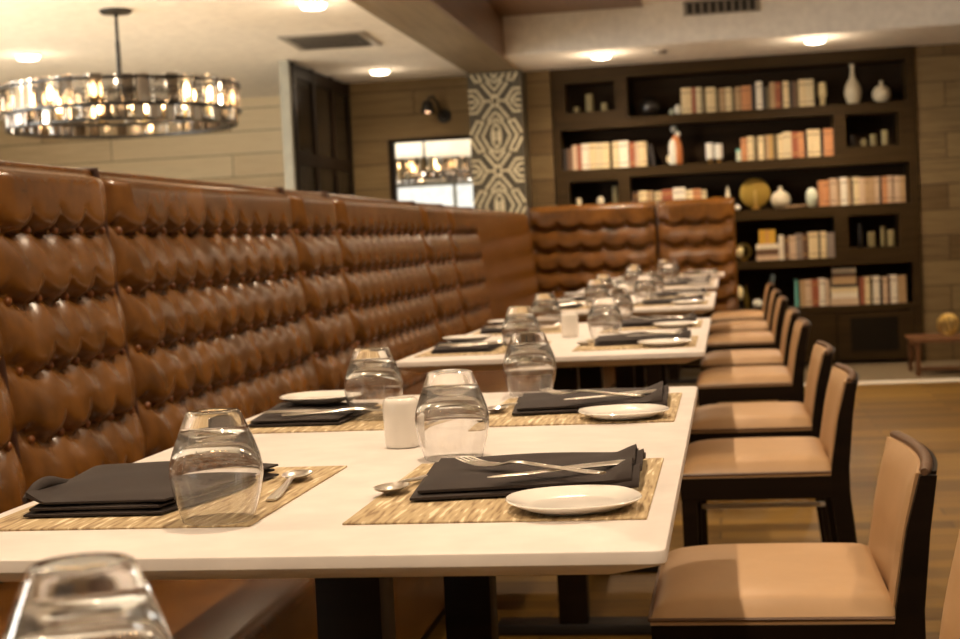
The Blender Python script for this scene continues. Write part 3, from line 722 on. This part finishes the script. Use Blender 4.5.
orn('rock_bookend', 'pale rock at the left end of the top shelf books', 'ornament', -.277, SH['A'], [('rock', MB().sphere((0, 0, .042), .030, .03, .042, 7, 5), 'wax')])
orn('rock_bookend', 'small greenish rock left of the pale rock on the top shelf', 'ornament', -.327, SH['A'], [('rock', MB().sphere((0, 0, .026), .018, .02, .026, 6, 4), 'palegreen')])
vase('gourd_vase', 'white gourd vase beside the golden disc on the third shelf', 'vase', .476, SH['C'], R(.152, .168, GOURD), 'ceramic')
vase('egg_vase', 'pale green egg vase at the left end of the third shelf books', 'vase', .710, SH['C'], R(.092, .145, EGG), 'palegreen')
orn('white_ball', 'small white ball beside the white pyramid on the third shelf', 'ornament', .150, SH['C'], [('ball', MB().sphere((0, 0, .022), .022), 'wax')], 10.56)
orn('white_ball', 'white ball at the left of the bottom shelf', 'ornament', .270, SH['E'], [('ball', MB().sphere((0, 0, .036), .040, .04, .036), 'wax')], 10.60)
orn('pyramid_ornament', 'white pyramid ornament above the banquette end on the third shelf', 'ornament', .078, SH['C'], [('pyramid', MB().rings([[(-.04, -.04, 0), (.04, -.04, 0), (.04, .04, 0), (-.04, .04, 0)], [(-.004, -.004, .19), (.004, -.004, .19), (.004, .004, .19), (-.004, .004, .19)]]), 'ceramic')])
b = MB(); b.lathe([(.02, -.010), (.100, -.012), (.114, -.006), (.116, 0), (.114, .006), (.100, .012), (.02, .010)], seg=36)
bmesh.ops.rotate(b.bm, verts=b.bm.verts[:], cent=(0, 0, 0), matrix=Matrix.Rotation(PI/2, 3, 'X')); bmesh.ops.translate(b.bm, verts=b.bm.verts[:], vec=(0, 0, .128))
orn('disc_ornament', 'golden disc ornament on a stem on the third shelf', 'ornament', .285, SH['C'], [('disc', b, 'gold'), ('stem', MB().lathe([(.03, 0), (.032, .008), (.013, .02), (.009, .06), (.009, .15)], c=(0, -.014, 0), seg=16), 'brass'), ('base', MB().box(-.035, .035, -.035, .02, 0, .008, .002), 'brass')])
t = thing('twig', 'thin tan stick lying between white gourd and egg vase', 'ornament', (.592, 10.56, SH['C'] + .009), 0, None, MB().tube([(-.085, 0, 0), (-.03, .004, .004), (.03, -.003, .002), (.08, .002, .012)], [.008, .0075, .006, .005]).mesh('twig', 'b_tan'))
orn('figurine', 'orange and white figurine with a round head on the second shelf', 'ornament', -.311, SH['B'], [
    ('body', MB().lathe(R(.100, .24, [(.75, 0), (.95, .03), (1, .3), (.95, .6), (.7, .82), (.4, .95), (.2, 1)]), c=(.010, .005, 0)), 'orangeglaze'),
    ('apron', MB().lathe(R(.062, .20, [(.75, 0), (1, .04), (1, .7), (.7, .92), (.2, 1)]), c=(-.015, -.026, 0)), 'wax'),
    ('head', MB().sphere((-.004, 0, .278), .024), 'wax'), ('bow', MB().sphere((.026, -.012, .236), .022), 'wax'), ('hand', MB().sphere((-.052, -.005, .05), .016, .016, .03), 'candleglow')])
for x, h, n in ((-.046, .155, 'left'), (.022, .145, 'right')):
    orn('candle_jar', '%s of two white jar candles on golden feet on the second shelf' % n, 'candle', x, SH['B'], [('jar', MB().lathe(R(.060, h - .03, CYL), c=(0, 0, .03)), 'wax'), ('foot', MB().lathe([(.022, 0), (.024, .004), (.014, .012), (.016, .022), (.025, .031)]), 'brass')])
orn('small_box', 'small teal box left of the second shelf right row', 'box', .171, SH['B'], [('body', MB().box(-.016, .016, -.02, .02, 0, .075, .002), 'palegreen'), ('lid', MB().box(-.0175, .0175, -.0215, .0215, .075, .092, .002), 'b_teal')], 10.56)
t = orn('gift_box', 'golden yellow box standing on stacked books, fourth shelf', 'box', .362, zg, [('body', MB().box(-.062, .062, -.05, .05, 0, .110, .002), 'b_yellow'), ('ribbon', MB().box(-.008, .008, -.0512, .0512, 0, .1112), 'b_orange')], 10.60)
# little pots inside the dark cubbies
def pots(group, z, L):
    for x, w, h, kind, m, lab in L:
        vase(kind, lab, 'candle' if 'candle' in kind else 'vase', x, z, R(w, h, CYL if 'candle' in kind else EGG if h < .1 else TALL if kind == 'slim_vase' else CYL), m, 10.60, 20, group)
pots('pots in the upper left cubby', 2.025, [(-1.058, .048, .048, 'stub_candle', 'dimceramic', 'stub candle at the left in the upper left cubby'), (-.954, .062, .142, 'pillar_vase', 'dimceramic', 'tall vase in the middle of the upper left cubby'), (-.840, .054, .068, 'stub_candle', 'dimceramic', 'stub candle at the right in the upper left cubby')])
pots('pots in the upper right cubby', 1.642, [(1.025, .040, .094, 'pillar_candle', 'darkceramic', 'dark candle at the left in the upper right cubby'), (1.110, .050, .060, 'small_pot', 'dimceramic', 'round olive pot in the upper right cubby'), (1.179, .046, .090, 'pillar_candle', 'dimceramic', 'olive candle third in the upper right cubby'), (1.265, .051, .115, 'pillar_candle', 'dimceramic', 'tallest candle at the right in the upper right cubby')])
pots('pots in the lower left cubby', 1.298, [(-1.073, .040, .066, 'stub_candle', 'ceramic', 'white stub candle left in the cubby above the banquette'), (-.901, .056, .072, 'small_pot', 'ceramic', 'white pot in the middle of the cubby above the banquette'), (-.786, .040, .147, 'pillar_candle', 'dimceramic', 'tall candle right in the cubby above the banquette')])
pots('pots in the lower right cubby', .882, [(1.056, .050, .185, 'pillar_candle', 'darkceramic', 'dark tall candle at the left in the lower right cubby'), (1.140, .058, .117, 'pillar_candle', 'dimceramic', 'olive candle second in the lower right cubby'), (1.226, .040, .153, 'pillar_candle', 'dimceramic', 'slim tall candle in the lower right cubby'), (1.286, .060, .123, 'pillar_candle', 'dimceramic', 'wide candle at the right in the lower right cubby')])
def ring_tube(b, c, R_, r, ax, n=28):
    pts = []
    for i in range(n + 1):
        a = 2*PI*i/n; e = Vector((cos(a)*R_, sin(a)*R_, 0)); e.rotate(ax); pts.append(Vector(c) + e)
    b.tube(pts, r, 6)
from mathutils import Euler
b = MB()
for i in range(4): ring_tube(b, (0, 0, .078), .060, .0045, Euler((PI/2, 0, i*PI/4)))
orn('wire_globe', 'brass wire globe at the left of the fourth shelf', 'ornament', .180, SH['D'], [('rings', b, 'brass'), ('ball', MB().sphere((-.028, -.02, .07), .030, .03, .045), 'candleglow'), ('foot', MB().lathe([(.03, 0), (.032, .006), (.010, .014), (.008, .02)], seg=16), 'brass')])
orn('pillar_candle', 'ivory candle on a dark stand on the bottom shelf', 'candle', .140, SH['E'], [('candle', MB().lathe(R(.058, .115, EGG), c=(0, 0, .068)), 'candleglow'), ('stand', MB().lathe([(.028, 0), (.03, .006), (.010, .015), (.010, .055), (.026, .066), (.026, .069)], seg=18), 'darkceramic')], 10.58)
vase('slim_vase', 'slim golden brown vase beside the ivory candle on the bottom shelf', 'vase', .190, SH['E'], R(.040, .180, TALL), 'gold', 10.64)

# ------------------------------------------------------------------ low bench with gold bowl, right edge
t = thing('low_bench', 'low walnut bench table on the carpet at the right edge', 'bench', (1.30, 9.36, 0))
MB().box(-.02, 1.0, -.02, .49, .232, .258, .004).build('bench_top', 'tablewood', t)
for x in (-.005, .94):
    for y in (0, .44): MB().box(x, x + .03, y, y + .03, .002, .233).build('leg', 'tablewood', t)
MB().box(.02, .95, .008, .022, .040, .065).build('stretcher', 'tablewood', t); MB().box(.0, .02, .03, .44, .195, .232).build('apron', 'tablewood', t)
b = MB()
for i in range(5): ring_tube(b, (0, 0, .078), .072, .006, Euler((PI/2 + .25*sin(i*2.0), .2*i, i*PI/5)))
orn('gold_orb', 'open golden ring orb standing on the low walnut bench', 'ornament', 1.545, .258, [('rings', b, 'brass')], 9.6)
vase('golden_bowl', 'shallow golden dish on the low bench beside the orb', 'bowl', 1.735, .258, [(.04, 0), (.05, .004), (.085, .03), (.095, .05), (.092, .05), (.08, .032), (.04, .01)], 'gold', 9.62)

# ------------------------------------------------------------------ left lounge: cabinet, mirror, sconce, chandelier
t = thing('wine_cabinet', 'tall dark framed glass cabinet reaching the ceiling at left', 'cabinet', (-2.86, 8.85, 0))
MB().box(-.05, 0, 0.03, 1.65, .01, 2.355).build('carcass', 'espresso', t)
MB().box(-.055, .012, -.03, .03, .005, 2.362).build('corner_post', 'grey', t)
b = MB()
for y in (.03, .54, 1.07, 1.58): b.box(0, .022, y, y + .07, .01, 2.355)
for z in (.01, .80, 1.66, 2.26): b.box(0, .020, .03, 1.65, z, z + .08)
b.build('door_frame', 'espresso', t)
for y in (.10, .61, 1.14):
    for z0, z1 in ((.09, .80), (.88, 1.66), (1.74, 2.26)): MB().box(.001, .008, y, y + .44, z0, z1).build('pane', 'cabglass', t)
t = thing('wall_mirror', 'framed wall mirror reflecting the chandelier, left of the patterned column', 'mirror', (-2.2, YB, 0))
MB().box(-.32, .32, -.022, -.014, 1.18, 1.875).build('glass', 'mirror', t)
MB().box(-.345, .345, -.014, 0, 1.155, 1.90).build('back_board', 'espresso', t)
b = MB().box(-.345, -.315, -.035, -.012, 1.155, 1.90).box(.315, .345, -.035, -.012, 1.155, 1.90).box(-.315, .315, -.035, -.012, 1.155, 1.185).box(-.315, .315, -.035, -.012, 1.87, 1.90)
b.build('frame', 'espresso', t)
t = thing('wall_sconce', 'black gooseneck wall lamp above the mirror', 'lamp', (-2.09, YB, 2.06))
b = MB().lathe([(.055, 0), (.056, .006), (.050, .014), (.02, .02), (.012, .035)], seg=20)
bmesh.ops.rotate(b.bm, verts=b.bm.verts[:], cent=(0, 0, 0), matrix=Matrix.Rotation(PI/2, 3, 'X')); b.build('wall_plate', 'iron', t)
MB().tube([(0, -.03, 0), (-.012, -.09, .03), (-.03, -.13, .10), (-.055, -.15, .145), (-.085, -.16, .135), (-.10, -.16, .105)], .011, 8).build('arm', 'iron', t)
b = MB().lathe([(.020, .03), (.034, .02), (.050, -.03), (.054, -.06), (.050, -.06), (.03, .01)], c=(-.10, -.16, .085), seg=20); b.build('shade', 'iron', t)
MB().sphere((-.10, -.16, .045), .026).build('bulb', emit('sconce_bulb', (1, .55, .3), 4), t)

t = thing('chandelier', 'large round crystal drum chandelier hanging on a black rod', 'chandelier', (-3.07, 6.383, 0))
CR = .605; CZ0, CZ1, CZM = 1.745, 1.945, 1.815
MB().lathe([(.085, 2.364), (.085, 2.352), (.075, 2.345), (.02, 2.342), (.012, 2.33)], seg=28).build('canopy', 'iron', t)
MB().tube([(0, 0, 2.34), (0, 0, 2.20)], .010).build('rod', 'iron', t); MB().tube([(0, 0, 2.20), (0, 0, 1.93)], .013).build('rod', 'iron', t)
b = MB()
for z, rr in ((CZ1 - .006, CR), (CZM, CR), (CZ0 + .006, CR - .02)):
    b.lathe([(rr - .035, z - .006), (rr - .015, z - .006), (rr - .015, z + .006), (rr - .035, z + .006), (rr - .035, z - .006)], seg=48)
b2 = MB()
def hoop(b, r0, r1, z0, z1, seg=48):
    b.rings([[(r*cos(2*PI*i/seg), r*sin(2*PI*i/seg), z) for i in range(seg)] for r, z in ((r0, z0), (r1, z0), (r1, z1), (r0, z1), (r0, z0))], caps=False)
for z, rr in ((CZ1, CR), (CZM, CR), (CZ0, CR - .03)): hoop(b2, rr - .05, rr - .02, z - .006, z + .006); hoop(b2, rr + .018, rr + .024, z - .007, z + .005)
for i in range(4):
    a = i*PI/4; c, s = cos(a), sin(a); R_ = CR - .03
    b2.tube([(-c*R_, -s*R_, CZ1), (c*R_, s*R_, CZ1)], .007, 6)
b.bm.free()
b2.tube([(0, 0, 1.95), (0, 0, 1.89)], .035, 12)
b2.build('ring_frame', 'iron', t)
rc = random.Random(3)
def prism_mesh(w, d, h, name, m):
    b = MB(); b.rings([[(-w/2, -d*.3, z), (-w*.28, -d/2, z), (w*.28, -d/2, z), (w/2, -d*.3, z), (w/2, d/2, z), (-w/2, d/2, z)] for z in (0, h)])
    return b.mesh(name, m, 10)
pm = {(m, tier): prism_mesh(.062 if tier else .058, .026, (CZ1 - CZM + .012) if tier else (CZM - CZ0 - .004), 'crystal', m) for m in ('crystal', 'smoke', 'facet') for tier in (0, 1)}
for tier, n, z, rr in ((1, 50, CZM + .005, CR), (0, 48, CZ0 - .004, CR - .012)):
    for i in range(n):
        a = 2*PI*i/n; r2 = rr - .006*(i % 2)
        put('crystal', pm[(rc.choice(('smoke', 'smoke', 'crystal', 'facet')), tier)], t, None, (r2*cos(a), r2*sin(a), z + rc.uniform(-.004, .004)), (0, 0, a + PI/2 + rc.uniform(-.3, .3)))
bm2 = MB().lathe([(.010, -.03), (.018, -.015), (.020, .005), (.014, .025), (.004, .045)], seg=14).mesh('bulb', 'bulb', 60)
sm = MB().lathe([(.012, -.075), (.013, -.074), (.013, -.03), (.012, -.03)], seg=12).mesh('socket', 'brass', 60)
for i in range(12):
    a = 2*PI*i/12 + .1; bo = put('bulb', bm2, t, None, (.47*cos(a), .47*sin(a), 1.895)); put('socket', sm, bo)

# ------------------------------------------------------------------ ceiling fittings
def ceiling_light(x, y, z, label, d=.074):
    t = thing('ceiling_light', label, 'ceiling light', (x, y, z), 0, 'round ceiling lights')
    MB().lathe([(d + .02, 0), (d + .02, -.006), (d + .004, -.012), (d - .005, -.010), (d - .008, 0)], seg=32).build('trim_ring', 'ceiling', t)
    MB().lathe([(d - .006, -.004), (d - .008, -.020), (d*.8, -.030), (d*.4, -.035), (.004, -.036)], seg=32).build('lens', 'lamp', t)
ceiling_light(-2.42, 9.76, 2.364, 'round ceiling light left of the patterned column')
ceiling_light(-4.22, 7.75, 2.364, 'round ceiling light behind the chandelier at far left')
ceiling_light(-2.06, 6.62, 2.364, 'round ceiling light at the top edge beside the beam')
ceiling_light(-.78, 9.72, 2.364, 'round ceiling light above the left part of the bookcase')
ceiling_light(.72, 9.66, 2.364, 'round ceiling light above the right part of the bookcase')
t = thing('air_vent', 'grey slotted air vent in the lounge ceiling', 'vent', (-2.34, 8.05, 2.364), .06)
MB().box(-.27, .27, -.32, .32, -.012, 0, .004).build('frame', 'vent', t)
for i in range(7): MB().box(-.22, .22, -.27 + i*.08, -.225 + i*.08, -.015, -.012).build('slat', 'ventdark', t)
t = thing('air_vent', 'dark slotted air grille above the bookcase near the top edge', 'vent', (.085, 9.4, 2.60))
MB().box(-.26, .26, -.012, 0, -.055, .045, .003).build('frame', 'vent', t)
for i in range(9): MB().box(-.235 + i*.053, -.197 + i*.053, -.015, -.012, -.042, .032).build('slat', 'ventdark', t)
thing('smoke_detector', 'small round smoke detector on the soffit left of the grille', 'detector', (-.36, 9.75, 2.364), 0, None, MB().lathe([(.05, 0), (.05, -.012), (.04, -.022), (.002, -.024)], seg=24).mesh('smoke_detector', 'vent', 50))
